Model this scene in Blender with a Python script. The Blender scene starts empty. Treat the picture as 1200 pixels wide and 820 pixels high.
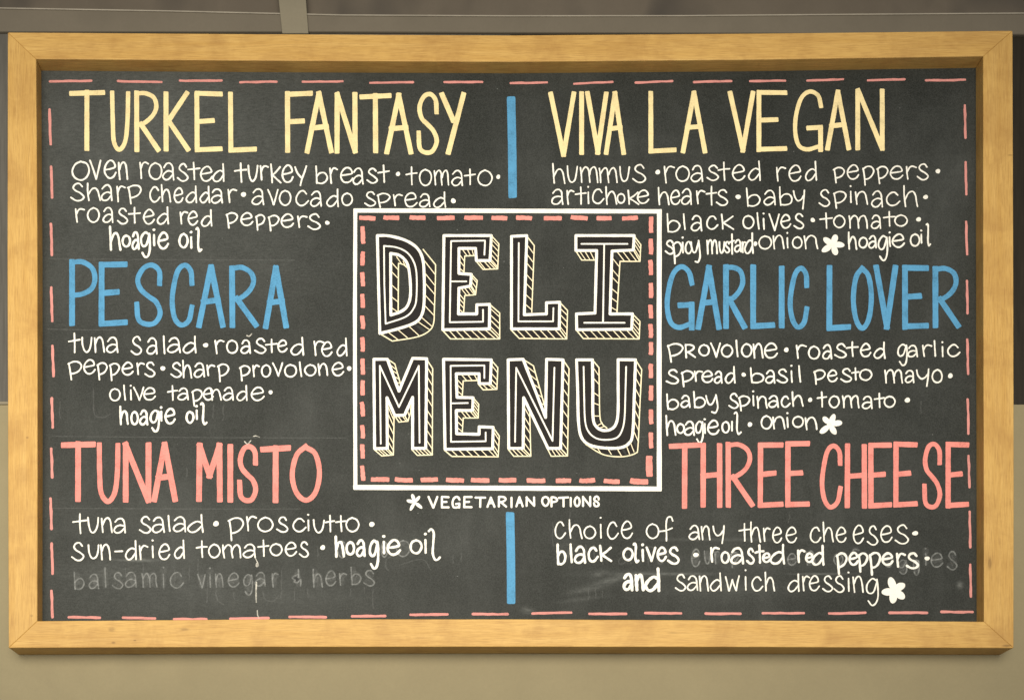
import bpy, bmesh, math, random
from mathutils import Vector
random.seed(11)
sc = bpy.context.scene
C = sc.collection

# ------------------------------------------------------------------ camera
PX = 0.002                 # metres per photo pixel on the plane of the frame's front (y = 0)
D = 2.6                    # camera to frame front
U0, V0 = 500.0, 1107.0     # where the camera's level axis meets the picture plane
EYE = 1.6
CAMX = (U0 - 600.0) * PX
def P(u, v, y=0.0):
    s = PX * (D + y) / D
    return Vector((CAMX + (u - U0) * s, y, EYE + (V0 - v) * s))
cam = bpy.data.objects.new('camera', bpy.data.cameras.new('camera'))
C.objects.link(cam); sc.camera = cam
cam.location = (CAMX, -D, EYE); cam.rotation_euler = (math.pi/2, 0, 0)
cam.data.sensor_width = 36; cam.data.lens = 36 * D / (1200 * PX)
cam.data.shift_x = (600 - U0) / 1200; cam.data.shift_y = (V0 - 410) / 1200
cam.data.clip_start = 0.05; cam.data.clip_end = 50

# ------------------------------------------------------------------ world and lamps
w = bpy.data.worlds.new('World'); sc.world = w; w.use_nodes = True
bg = w.node_tree.nodes['Background']
bg.inputs[0].default_value = (0.92, 0.95, 1.0, 1); bg.inputs[1].default_value = 0.15
def area(name, loc, target, size, sizey, power, col):
    l = bpy.data.lights.new(name, 'AREA'); l.shape = 'RECTANGLE'; l.size = size; l.size_y = sizey
    l.energy = power; l.color = col
    o = bpy.data.objects.new(name, l); C.objects.link(o); o.location = loc
    o.rotation_euler = (Vector(target) - Vector(loc)).to_track_quat('-Z', 'Y').to_euler()
    return o
lamp = area('unseen_key_light', (-0.45, -3.0, 2.85), (-0.40, 0, 2.80), 4.0, 1.9, 51.5, (1.0, 0.92, 0.77))
lamp.data.spread = math.radians(70)      # unseen key light, spread narrowed so the top of the wall stays dim
v = sc.view_settings
v.view_transform = 'Standard'; v.look = 'None'; v.gamma = 1; v.exposure = 0.0; v.use_curve_mapping = False

# ------------------------------------------------------------------ material helpers
def new_mat(name):
    m = bpy.data.materials.new(name); m.use_nodes = True
    nt = m.node_tree; b = nt.nodes['Principled BSDF']
    return m, nt, b
def nd(nt, t, **kw):
    n = nt.nodes.new(t)
    for k, x in kw.items():
        if k in n.inputs: n.inputs[k].default_value = x
        else: setattr(n, k, x)
    return n
def coords(nt, scale=(1,1,1), loc=(0,0,0), rot=(0,0,0), kind='Object'):
    tc = nd(nt, 'ShaderNodeTexCoord'); mp = nd(nt, 'ShaderNodeMapping')
    mp.inputs['Scale'].default_value = scale; mp.inputs['Location'].default_value = loc
    mp.inputs['Rotation'].default_value = rot
    nt.links.new(tc.outputs[kind], mp.inputs[0]); return mp.outputs[0]
def noise(nt, vec, scale, detail=3, rough=0.5, dist=0.0):
    n = nd(nt, 'ShaderNodeTexNoise'); n.inputs['Scale'].default_value = scale
    n.inputs['Detail'].default_value = detail; n.inputs['Roughness'].default_value = rough
    n.inputs['Distortion'].default_value = dist
    nt.links.new(vec, n.inputs['Vector']); return n.outputs['Fac']
def ramp(nt, fac, stops):
    r = nd(nt, 'ShaderNodeValToRGB'); e = r.color_ramp.elements
    while len(e) < len(stops): e.new(0.5)
    for i, (p, c) in enumerate(stops):
        e[i].position = p; e[i].color = (c, c, c, 1) if isinstance(c, (int, float)) else (*c, 1)
    nt.links.new(fac, r.inputs[0]); return r.outputs[0]
def mix(nt, fac, a, b, mode='MIX'):
    n = nd(nt, 'ShaderNodeMix', data_type='RGBA', blend_type=mode)
    for sock, x in ((n.inputs[0], fac), (n.inputs[6], a), (n.inputs[7], b)):
        if isinstance(x, (int, float)): sock.default_value = x
        elif isinstance(x, tuple): sock.default_value = (*x, 1) if len(x) == 3 else x
        else: nt.links.new(x, sock)
    return n.outputs[2]
def math_n(nt, op, a, b=None):
    n = nd(nt, 'ShaderNodeMath', operation=op)
    for i, x in enumerate((a, b)):
        if x is None: continue
        if isinstance(x, (int, float)): n.inputs[i].default_value = x
        else: nt.links.new(x, n.inputs[i])
    return n.outputs[0]
def bump(nt, b, h, strength, dist=0.001):
    n = nd(nt, 'ShaderNodeBump'); n.inputs['Strength'].default_value = strength
    n.inputs['Distance'].default_value = dist
    nt.links.new(h, n.inputs['Height']); nt.links.new(n.outputs[0], b.inputs['Normal'])

def marker(name, col, var=0.12, streak=260):
    m, nt, b = new_mat(name)
    n1 = noise(nt, coords(nt), 35, 4, 0.6); n2 = noise(nt, coords(nt), streak, 3, 0.7)
    f = math_n(nt, 'ADD', math_n(nt, 'MULTIPLY', n1, 0.5), math_n(nt, 'MULTIPLY', n2, 0.5))
    lo = tuple(c * (1 - 2.2*var) for c in col); hi = tuple(min(0.92, c * (1 + var)) for c in col)
    c = ramp(nt, f, [(0.30, lo), (0.5, col), (0.72, hi)])
    nt.links.new(c, b.inputs['Base Color']); b.inputs['Roughness'].default_value = 0.75
    b.inputs['Specular IOR Level'].default_value = 0.25
    return m
def ghost(name, col, alpha):
    m, nt, b = new_mat(name)
    n = noise(nt, coords(nt), 120, 4, 0.7)
    a = ramp(nt, n, [(0.28, 0.15*alpha), (0.62, alpha)])
    b.inputs['Base Color'].default_value = (*col, 1); b.inputs['Roughness'].default_value = 0.9
    nt.links.new(a, b.inputs['Alpha']); return m
M = {}
M['white'] = marker('white_marker', (0.86, 0.845, 0.785), 0.10)
M['cream'] = marker('cream_marker', (0.82, 0.68, 0.37), 0.15)
M['cream_line'] = marker('pale_cream_marker', (0.86, 0.78, 0.55), 0.06)
M['blue'] = marker('blue_marker', (0.085, 0.285, 0.50), 0.20)
M['pink'] = marker('pink_marker', (0.75, 0.255, 0.225), 0.18)
M['pale_pink'] = marker('pale_pink_marker', (0.76, 0.28, 0.245), 0.18)
M['dash'] = marker('pink_chalk_marker', (0.62, 0.265, 0.245), 0.14)
M['black'] = marker('black_marker', (0.0135, 0.0115, 0.0112), 0.15)
M['ghost'] = ghost('erased_chalk', (0.52, 0.54, 0.54), 0.32)
M['ghost3'] = ghost('dried_drip', (0.75, 0.73, 0.66), 0.75)
M['ghost4'] = ghost('wiped_chalk_haze', (0.52, 0.54, 0.54), 0.045)
M['ghost2'] = ghost('faint_erased_chalk', (0.52, 0.54, 0.54), 0.075)

# chalkboard
def board_material():
    m, nt, b = new_mat('chalkboard_black')
    vec = coords(nt)
    big = noise(nt, vec, 2.6, 5, 0.62, 0.7); mid = noise(nt, coords(nt, (1, 1, 0.35)), 14, 5, 0.65, 0.4)
    wipe = noise(nt, coords(nt, (2.0, 1, 14), rot=(0, 0.22, 0)), 3.0, 5, 0.7, 0.6)
    fine = noise(nt, vec, 420, 2, 0.7)
    dust = math_n(nt, 'MULTIPLY', ramp(nt, big, [(0.35, 0.0), (0.75, 1.0)]), ramp(nt, mid, [(0.3, 0.25), (0.7, 1.0)]))
    dust = math_n(nt, 'ADD', math_n(nt, 'MULTIPLY', dust, 0.070), math_n(nt, 'MULTIPLY', ramp(nt, wipe, [(0.5, 0.0), (0.85, 1.0)]), 0.012))
    # wiped smears of chalk; the last two are wide paler patches at the left: (u, v, half length px, half height px, tilt, strength)
    for (u, v_, a, h, t, s) in [(718, 679, 30, 4.5, 0.20, .20), (690, 690, 30, 4, 0.16, .12), (680, 702, 34, 3, .12, .08), (702, 672, 12, 5, .5, .10), (742, 672, 70, 5, 0.0, .10),
                                (618, 715, 10, 5, -0.2, .16), (160, 656, 26, 2.2, 0, .30), (480, 640, 90, 34, 0.1, .05),
                                (560, 560, 60, 10, 0, .02), (330, 700, 170, 26, 0.0, .05), (120, 672, 70, 16, 0, .05),
                                (860, 690, 150, 14, 0, .06), (900, 660, 180, 14, 0, .04), (660, 640, 16, 30, 0, .04),
                                (1125, 685, 4.5, 5, 0, .30), (500, 512, 60, 10, 0, .03), (790, 672, 60, 1.8, 0, .18),
                                (960, 672, 40, 1.6, 0, .22), (845, 632, 130, 2.5, 0, .08), (925, 470, 40, 14, .9, .04), (200, 160, 340, 300, 0, .11), (120, 680, 280, 140, 0, .055)]:
        p = P(u, v_, 0.035); sx = a * PX; sz = h * PX
        tc = nd(nt, 'ShaderNodeTexCoord'); mp = nd(nt, 'ShaderNodeMapping', vector_type='TEXTURE')
        mp.inputs['Location'].default_value = p; mp.inputs['Rotation'].default_value = (0, -t, 0)
        mp.inputs['Scale'].default_value = (sx*1.6, 0.5, sz*1.6)
        nt.links.new(tc.outputs['Object'], mp.inputs[0])
        g = nd(nt, 'ShaderNodeTexGradient', gradient_type='QUADRATIC_SPHERE'); nt.links.new(mp.outputs[0], g.inputs[0])
        nz = ramp(nt, noise(nt, coords(nt, (1, 1, 4)), 60, 4, 0.7), [(0.3, 0.25), (0.7, 1.0)])
        dust = math_n(nt, 'ADD', dust, math_n(nt, 'MULTIPLY', math_n(nt, 'MULTIPLY', g.outputs['Fac'], nz), s))
    dust = math_n(nt, 'ADD', dust, math_n(nt, 'MULTIPLY', ramp(nt, fine, [(0.35, 0.0), (0.8, 1.0)]), 0.062))
    c = mix(nt, dust, (0.0115, 0.0135, 0.0118), (0.52, 0.55, 0.54))
    nt.links.new(c, b.inputs['Base Color'])
    b.inputs['Roughness'].default_value = 0.60; b.inputs['Specular IOR Level'].default_value = 0.18
    bump(nt, b, fine, 0.10, 0.0004)
    return m
def wood_material(name, along, base, light, dark):
    m, nt, b = new_mat(name)
    sc_ = (1.2, 22, 22) if along == 'x' else (22, 22, 1.2)
    g1 = noise(nt, coords(nt, sc_), 3.0, 5, 0.6, 0.8)
    sc2 = (6, 130, 130) if along == 'x' else (130, 130, 6)
    g2 = noise(nt, coords(nt, sc2), 3.5, 4, 0.65)
    blot = noise(nt, coords(nt), 9, 5, 0.65, 0.5)
    c = mix(nt, ramp(nt, g1, [(0.3, 0.0), (0.7, 1.0)]), base, light)
    c = mix(nt, math_n(nt, 'MULTIPLY', ramp(nt, g2, [(0.46, 0.0), (0.70, 1.0)]), 0.60), c, dark)
    c = mix(nt, math_n(nt, 'MULTIPLY', ramp(nt, blot, [(0.45, 0.0), (0.75, 1.0)]), 0.55), c, dark)
    # small pin knots and dents
    vo = nd(nt, 'ShaderNodeTexVoronoi'); vo.inputs['Scale'].default_value = 7.0
    nt.links.new(coords(nt, (0.8, 1, 1.3) if along == 'x' else (1.3, 1, 0.8)), vo.inputs['Vector'])
    k = ramp(nt, vo.outputs['Distance'], [(0.02, 1.0), (0.055, 0.0)])
    kn = math_n(nt, 'MULTIPLY', k, ramp(nt, noise(nt, coords(nt), 6.0, 2), [(0.5, 0.0), (0.62, 1.0)]))
    c = mix(nt, math_n(nt, 'MULTIPLY', kn, 0.75), c, (0.11, 0.055, 0.02))
    for (u, v_, a, h) in [(131, 737, 5, 3.5), (133, 752.5, 3, 1.6), (216, 737, 7, 2), (158, 750, 2, 1), (32, 512.5, 2.0, 1.1), (37, 721, 2.2, 2), (788, 741, 9, 1.0), (1184, 182, 4, 1.0), (1180, 756, 7, 2.0), (1160, 660, 3, 9)]:
        p = P(u, v_, 0)
        tc = nd(nt, 'ShaderNodeTexCoord'); mp = nd(nt, 'ShaderNodeMapping', vector_type='TEXTURE')
        mp.inputs['Location'].default_value = p; mp.inputs['Scale'].default_value = (a*PX*1.5, 0.05, h*PX*1.5)
        nt.links.new(tc.outputs['Object'], mp.inputs[0])
        g = nd(nt, 'ShaderNodeTexGradient', gradient_type='QUADRATIC_SPHERE'); nt.links.new(mp.outputs[0], g.inputs[0])
        k2 = math_n(nt, 'MULTIPLY', ramp(nt, g.outputs['Fac'], [(0.05, 0.0), (0.5, 1.0)]), ramp(nt, blot, [(0.35, 0.2), (0.65, 0.65)]))
        c = mix(nt, k2, c, (0.13, 0.065, 0.022))
    nt.links.new(c, b.inputs['Base Color']); b.inputs['Roughness'].default_value = 0.55
    b.inputs['Specular IOR Level'].default_value = 0.3
    bump(nt, b, g2, 0.15, 0.001)
    return m
def wall_material(name, base, var, scale=7, grain=180, stain=None, stretch=(1, 1, 1), rough=0.8, bstr=0.25):
    m, nt, b = new_mat(name)
    n1 = noise(nt, coords(nt, stretch), scale, 5, 0.6, 0.3); n2 = noise(nt, coords(nt), grain, 3, 0.6)
    c = mix(nt, ramp(nt, n1, [(0.3, 0.0), (0.7, 1.0)]), tuple(x*(1-var) for x in base), tuple(x*(1+var) for x in base))
    c = mix(nt, math_n(nt, 'MULTIPLY', n2, 0.25), c, tuple(x*0.6 for x in base))
    if stain:
        s = ramp(nt, noise(nt, coords(nt, stain[1], rot=(0, 0.5, 0)), stain[2], 2, 0.5, 0.4), [(0.50, 0.0), (0.70, 1.0)])
        c = mix(nt, math_n(nt, 'MULTIPLY', s, stain[3]), c, stain[0])
    nt.links.new(c, b.inputs['Base Color']); b.inputs['Roughness'].default_value = rough
    b.inputs['Specular IOR Level'].default_value = 0.25
    bump(nt, b, n2, bstr, 0.0008)
    return m
M['board'] = board_material()
WB, WL, WD = (0.53, 0.315, 0.088), (0.62, 0.395, 0.128), (0.31, 0.155, 0.045)
M['wood_x'] = wood_material('pine_rail', 'x', WB, WL, WD)
M['wood_z'] = wood_material('pine_stile', 'z', WB, WL, WD)
M['wall'] = wall_material('beige_wall_paint', (0.27, 0.232, 0.142), 0.05)
M['taupe'] = wall_material('taupe_paint', (0.155, 0.135, 0.105), 0.08)
M['taupe2'] = wall_material('stained_taupe_paint', (0.125, 0.105, 0.082), 0.08, stain=((0.035, 0.033, 0.032), (1.6, 1, 0.8), 3.0, 0.6))
M['strip'] = wall_material('pale_taupe_paint', (0.235, 0.21, 0.155), 0.06)
M['edge_highlight'] = wall_material('edge_highlight_paint', (0.33, 0.30, 0.25), 0.2, 9)  # paler tone that paints in a highlight on the header's top edge
M['panel_grey'] = wall_material('grey_panel', (0.105, 0.10, 0.09), 0.25, 4, 150, stretch=(40, 1, 1.5))  # one backing in two tones: light from the left put into the colour
M['panel_dark'] = wall_material('dark_panel', (0.022, 0.018, 0.012), 0.3, 4, 150, stretch=(30, 1, 2), rough=0.5)

# ------------------------------------------------------------------ object helpers
def link(name, verts, faces, mat, parent=None, smooth=False):
    me = bpy.data.meshes.new(name); me.from_pydata([tuple(q) for q in verts], [], faces); me.update()
    bm = bmesh.new(); bm.from_mesh(me); bmesh.ops.recalc_face_normals(bm, faces=bm.faces); bm.to_mesh(me); bm.free()
    me.materials.append(mat)
    o = bpy.data.objects.new(name, me); C.objects.link(o)
    if parent: o.parent = parent
    return o
def tag(o, label=None, cat=None, group=None, kind=None):
    for k, x in (('label', label), ('category', cat), ('group', group), ('kind', kind)):
        if x: o[k] = x
    return o
def prism(name, sections, mat, parent=None, bevel=0.0):
    """sections: list of rings (same count) joined into one closed bar"""
    n = len(sections[0]); vs = [q for s in sections for q in s]; fs = []
    for i in range(len(sections) - 1):
        for j in range(n):
            a, b = i*n + j, i*n + (j+1) % n
            fs.append((a, b, b + n, a + n))
    fs.append(tuple(range(n))); fs.append(tuple((len(sections)-1)*n + j for j in range(n)))
    o = link(name, vs, fs, mat, parent)
    if bevel:
        md = o.modifiers.new('bevel', 'BEVEL'); md.width = bevel; md.segments = 2; md.limit_method = 'ANGLE'
        md.angle_limit = math.radians(40)
    return o
def slab(name, u0, v0, u1, v1, y0, y1, mat, bevel=0.0):
    """a board whose front face (y0) covers the pixel box, running straight back to y1"""
    a, b = P(u0, v0, y0), P(u1, v1, y0)
    ring = lambda x: [Vector((x, y0, a.z)), Vector((x, y1, a.z)), Vector((x, y1, b.z)), Vector((x, y0, b.z))]
    return prism(name, [ring(a.x), ring(b.x)], mat, None, bevel)

# ------------------------------------------------------------------ setting: wall, opening, header
YW = 0.0635
o = slab('wall', -500, 474, 1700, 1500, YW, YW + 0.12, M['wall']); tag(o, kind='structure')
o = slab('sill_trim', -500, 470.2, 560, 473.4, YW - 0.004, YW + 0.05, M['strip'], 0.001)
tag(o, 'thin pale trim along the top edge of the beige wall, left of the menu board', 'trim')
o = slab('back_panel', -500, 30, 598, 480, YW + 0.008, YW + 0.05, M['panel_grey'])
tag(o, 'grey streaked panel above the beige wall, showing beside the lighter end of the board', 'panel')
o = slab('back_panel', 600, 30, 1700, 480, YW + 0.008, YW + 0.05, M['panel_dark'])
tag(o, 'near black panel above the beige wall, beside the mitred corner of the board', 'panel')
o = slab('upper_wall', -500, -420, 1700, 24, YW + 0.022, YW + 0.12, M['taupe2']); tag(o, kind='structure')
top = [(-500, 3), (0, 10), (200, 13.5), (400, 18.2), (600, 19.2), (800, 19), (1000, 17.4), (1200, 16), (1700, 12)]
bot = [(-500, 36), (0, 37), (200, 37), (400, 37), (600, 38), (800, 38.5), (1000, 39), (1200, 40), (1700, 41)]
secs = []
for (u, vt), (_, vb) in zip(top, bot):
    a, b = P(u, vt, YW), P(u, vb, YW)
    secs.append([Vector((a.x, YW, a.z)), Vector((a.x, YW + 0.1, a.z)), Vector((a.x, YW + 0.1, b.z)), Vector((a.x, YW, b.z))])
o = prism('header_beam', secs, M['taupe'], None, 0.0032)
tag(o, 'long taupe painted header beam running just above the wooden frame', 'beam')
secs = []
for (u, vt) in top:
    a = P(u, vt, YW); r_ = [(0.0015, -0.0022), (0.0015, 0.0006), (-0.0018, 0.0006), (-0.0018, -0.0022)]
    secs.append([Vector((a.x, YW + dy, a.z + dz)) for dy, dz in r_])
prism('edge_highlight_strip', secs, M['edge_highlight'], o)  # added strip: the beam edge's highlight is put into its colour
ab = [P(325, -14, YW-0.006), P(357.5, -14, YW-0.006), P(361.5, 39, YW-0.006), P(330.5, 39, YW-0.006)]
vs = ab + [q + Vector((0, 0.0275, 0)) for q in ab]
o = link('batten', vs, [(0,1,2,3), (4,5,6,7), (0,1,5,4), (1,2,6,5), (2,3,7,6), (3,0,4,7)], M['strip'])
md = o.modifiers.new('bevel', 'BEVEL'); md.width = 0.0015; md.segments = 2
tag(o, 'pale taupe upright batten crossing the header beam above the frame', 'batten')

# ------------------------------------------------------------------ the menu board
root = bpy.data.objects.new('menu_board', None); C.objects.link(root)
root.location = (0, 0, 0)
tag(root, 'large black chalkboard deli menu in a pine frame, hung on the wall', 'menu board')
YB, YT = 0.035, 0.063
def rail(outer, inner, mat, label):
    secs = []
    for (a, b) in zip(outer, inner):
        A, B = P(*a), P(*b)
        secs.append([A, B, B + Vector((0, YT, 0)), A + Vector((0, YT, 0))])
    o = prism('frame_rail', secs, mat, root, 0.0016); o['label'] = label; return o
rail([(9, 38), (300, 40), (600, 41.5), (900, 39.2), (1186.8, 36)], [(42.3, 69.3), (320, 71.2), (600, 72.4), (880, 70), (1152.3, 66)], M['wood_x'], 'top rail of the pine frame, sagging slightly')
rail([(10, 758.6), (300, 757.4), (600, 757.2), (900, 757.6), (1188, 758.8)], [(43.6, 727.2), (320, 725), (600, 725), (880, 726.4), (1153.2, 727.8)], M['wood_x'], 'bottom rail of the pine frame')
rail([(9, 38), (8.6, 300), (9.4, 560), (10, 758.6)], [(42.3, 69.3), (43.8, 300), (44.0, 540), (43.6, 727.2)], M['wood_z'], 'stile of the pine frame beside the grey panel')
rail([(1186.8, 36), (1187.6, 300), (1188.2, 560), (1188, 758.8)], [(1152.3, 66), (1152.4, 300), (1153, 540), (1153.2, 727.8)], M['wood_z'], 'stile of the pine frame beside the near black panel')
a, b = P(36, 64, 0), P(1159, 733, 0)
ring = lambda x: [Vector((x, YB, a.z)), Vector((x, YB + 0.012, a.z)), Vector((x, YB + 0.012, b.z)), Vector((x, YB, b.z))]
surf = prism('writing_surface', [ring(a.x), ring(b.x)], M['board'], root)
surf['label'] = 'black chalkboard surface with wiped chalk dust'

# ------------------------------------------------------------------ strokes
class Ink:
    layer = 0
    def __init__(s): s.v = []; s.f = []
    def ribbon(s, pts, width, cap='round', lift=0.00015, wob=0.10, closed=False):
        """pts in photo pixels on the writing surface"""
        Ink.layer = (Ink.layer + 1) % 18
        y0 = YB - lift - Ink.layer * (0.00003 if lift > 0.0001 else 0.000004)
        n = len(pts)
        if n < 2: return
        hw = width / 2
        ph = random.random() * 6.28
        q = [Vector(p) for p in pts]
        tang = []
        for i in range(n):
            a_, b_ = q[max(0, i-1)], q[min(n-1, i+1)]
            if closed:
                a_, b_ = q[(i-1) % (n-1)] if i in (0, n-1) else q[i-1], q[1] if i in (0, n-1) else q[i+1]
            t = b_ - a_
            tang.append(t.normalized() if t.length > 1e-6 else Vector((1, 0)))
        if cap == 'flat':
            tang[0] = (q[1]-q[0]).normalized(); tang[-1] = (q[-1]-q[-2]).normalized(); q[0] = q[0] - tang[0] * hw * 0.55; q[-1] = q[-1] + tang[-1] * hw * 0.55
        base = len(s.v); L = 0
        for i in range(n):
            if i: L += (q[i] - q[i-1]).length
            k = hw * (1 + wob * math.sin(L * 0.31 + ph) * 0.6 + wob * math.sin(L * 0.93 + 2*ph) * 0.5)
            t = tang[i]; nn = Vector((-t.y, t.x))
            if 0 < i < n-1:    # gentle mitre
                t0 = (q[i] - q[i-1]).normalized(); c = abs(t0.dot(t)); k /= max(0.72, c)
            y = y0 - (0.00002 if lift > 0.0001 else 0.000003) * i / n
            sk = 0
            for sg in (1, -1):
                p = q[i] + nn * k * sg + t * sk * sg
                s.v.append(P(p.x, p.y, y))
        for i in range(n-1):
            a_ = base + 2*i; s.f.append((a_, a_+1, a_+3, a_+2))
        if cap == 'flat':
            for (i, sg) in ((0, -1), (n-1, 1)):
                t = tang[i] * sg; nn = Vector((-t.y, t.x)); ids = []; r = .42 * hw; sk = random.uniform(-.10, .10) * hw
                for (o_, e_) in ((1, 0), (.97, .45), (.88, .8), (.68, 1), (-.68, 1), (-.88, .8), (-.97, .45), (-1, 0)):
                    p = q[i] + nn * o_ * hw + t * (e_ * (r + sk * o_))
                    s.v.append(P(p.x, p.y, y0 - (0.00002 if i else 0))); ids.append(len(s.v) - 1)
                s.f.append(tuple(ids))
        if cap == 'round' and not closed:
            for (i, sg) in ((0, -1), (n-1, 1)):
                t = tang[i] * sg; nn = Vector((-t.y, t.x)); ids = []
                for k_ in range(7):
                    an = math.pi * k_ / 6
                    p = q[i] + nn * math.cos(an) * hw + t * math.sin(an) * hw
                    s.v.append(P(p.x, p.y, y0 - (0.00002 if i else 0))); ids.append(len(s.v) - 1)
                s.f.append(tuple(ids))
    def blob(s, u, v_, rx, ry, rot=0, lift=0.00015, irr=0.06):
        Ink.layer = (Ink.layer + 1) % 18
        y = YB - lift - Ink.layer * (0.00003 if lift > 0.0001 else 0.000004); ids = []; ph = random.random()*6
        for k in range(18):
            an = 2 * math.pi * k / 18; r = 1 + irr * math.sin(2*an + ph) + irr*0.6*math.sin(3*an + 2*ph)
            x_, y_ = math.cos(an)*rx*r, math.sin(an)*ry*r
            s.v.append(P(u + x_*math.cos(rot) - y_*math.sin(rot), v_ + x_*math.sin(rot) + y_*math.cos(rot), y)); ids.append(len(s.v)-1)
        s.f.append(tuple(ids))
    def done(s, name, mat, label=None):
        o = link(name, s.v, s.f, M[mat], surf)
        for pl in o.data.polygons:
            pass
        if label: o['label'] = label
        return o
def smooth(pts, sub=6):
    if len(pts) < 3: 
        (x0, y0), (x1, y1) = pts
        k = max(2, int(math.hypot(x1-x0, y1-y0) / 6))
        return [(x0 + (x1-x0)*i/k, y0 + (y1-y0)*i/k) for i in range(k+1)]
    q = [(2*pts[0][0]-pts[1][0], 2*pts[0][1]-pts[1][1])] + list(pts) + [(2*pts[-1][0]-pts[-2][0], 2*pts[-1][1]-pts[-2][1])]
    if pts[0] == pts[-1]: q[0] = pts[-2]; q[-1] = pts[1]
    out = []
    for i in range(1, len(q)-2):
        p0, p1, p2, p3 = q[i-1:i+3]
        for k in range(sub):
            t = k/sub
            out.append(tuple(0.5*((2*p1[j]) + (p2[j]-p0[j])*t + (2*p0[j]-5*p1[j]+4*p2[j]-p3[j])*t*t + (3*p1[j]-p0[j]-3*p2[j]+p3[j])*t**3) for j in (0, 1)))
    out.append(tuple(pts[-1])); return out

# handwriting: strokes in the unit box of the letter, y downwards; '.' = dot
OV = [(.5,0),(.16,.16),(0,.52),(.16,.87),(.52,1),(.86,.84),(1,.48),(.84,.14),(.5,0)]
G = {
 'a': [[(.10,.24),(.34,.03),(.66,0),(.88,.20),(.93,.55),(1,1)], [(.92,.52),(.55,.46),(.18,.58),(0,.82),(.22,1),(.58,.96),(.92,.70)]],
 'b': [[(0,0),(.04,.5),(.10,1)], [(.06,.60),(.35,.40),(.75,.40),(1,.62),(.86,.88),(.5,1),(.12,.97)]],
 'c': [[(.84,.24),(.62,.02),(.30,.08),(.05,.42),(.08,.78),(.36,1),(.70,.95),(1,.68)]],
 'd': [[(.92,0),(.94,.5),(1,1)], [(.93,.46),(.60,.38),(.22,.54),(0,.80),(.20,1),(.56,.95),(.93,.66)]],
 'e': [[(.06,.52),(.5,.47),(.92,.36),(.78,.07),(.46,0),(.12,.24),(0,.60),(.20,.92),(.50,1),(.80,.90),(1,.70)]],
 'f': [[(1,.18),(.86,0),(.58,.06),(.46,.34),(.50,.70),(.50,1)], [(0,.60),(.45,.56),(.94,.48)]],
 'g': [[(.90,.08),(.50,0),(.10,.18),(.02,.42),(.25,.55),(.62,.48),(.90,.12)], [(.92,.04),(1,.30),(.98,.70),(.80,.95),(.48,1),(.18,.84)]],
 'h': [[(.03,0),(.05,.5),(.12,1)], [(.10,.66),(.36,.34),(.64,.28),(.84,.46),(.92,.74),(1,1)]],
 'i': [[(.45,.34),(.50,.7),(.58,1)], '.'],
 'I': [[(.5,0),(.5,1)]],
 'k': [[(0,0),(.06,.5),(.12,1)], [(.94,.14),(.5,.42),(.10,.60)], [(.12,.58),(.5,.76),(1,1)]],
 'l': [[(.2,0),(.4,.5),(.75,1)]],
 '1': [[(0,.05),(.24,0),(.44,.12),(.40,.45),(.36,.78),(.58,1),(.82,.98),(1,.93)]],
 'm': [[(0,.04),(.04,.5),(.08,1)], [(.06,.42),(.18,.12),(.34,.02),(.46,.20),(.50,.6),(.53,1)], [(.52,.5),(.62,.16),(.80,.02),(.92,.22),(.96,.6),(1,1)]],
 'n': [[(0,.04),(.06,.5),(.12,1)], [(.10,.46),(.30,.12),(.58,0),(.82,.18),(.92,.6),(1,1)]],
 'o': [OV],
 'p': [[(.05,.10),(.14,.5),(.22,1)], [(0,.14),(.40,0),(.80,.04),(1,.24),(.82,.50),(.50,.64),(.18,.68)]],
 'r': [[(.05,.04),(.12,.5),(.20,1)], [(.14,.40),(.34,.12),(.62,.02),(1,.10)]],
 's': [[(.88,.18),(.66,0),(.34,.04),(.18,.24),(.36,.42),(.72,.56),(1,.78),(.80,.98),(.42,1),(0,.82)]],
 't': [[(.50,0),(.52,.5),(.55,1)], [(0,.42),(.5,.37),(1,.34)]],
 'u': [[(0,0),(.06,.5),(.24,.90),(.50,1),(.78,.82),(.92,.45),(1,.02)]],
 'v': [[(0,0),(.32,.5),(.58,1)], [(.58,1),(.80,.5),(1,0)]],
 'w': [[(0,.05),(.12,.5),(.26,1)], [(.26,1),(.40,.6),(.52,.25)], [(.52,.25),(.64,.6),(.80,1)], [(.80,1),(.90,.5),(1,0)]],
 'y': [[(0,.04),(.20,.36),(.50,.60)], [(1,0),(.80,.34),(.62,.66),(.46,1)]],
 'Y': [[(0,.06),(.06,.30),(.28,.52),(.56,.46),(.84,.08)], [(.84,0),(.96,.36),(1,.72),(.80,.97),(.50,.94)]],
 'j': [[(0,.04),(.10,.34),(.38,.56),(.70,.48),(.90,.30)], [(1,0),(.95,.5),(.84,1)]],
 '-': [[(0,.5),(1,.4)]],
 '&': [[(.72,0),(.74,.5)], [(.72,.30),(.30,.40),(.05,.52),(.40,.62),(.70,.50),(.30,.72),(.60,.80),(.94,.62),(.95,1)]],
 '^': [[(0,1),(.35,.2),(1,.6)]],
}
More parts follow.
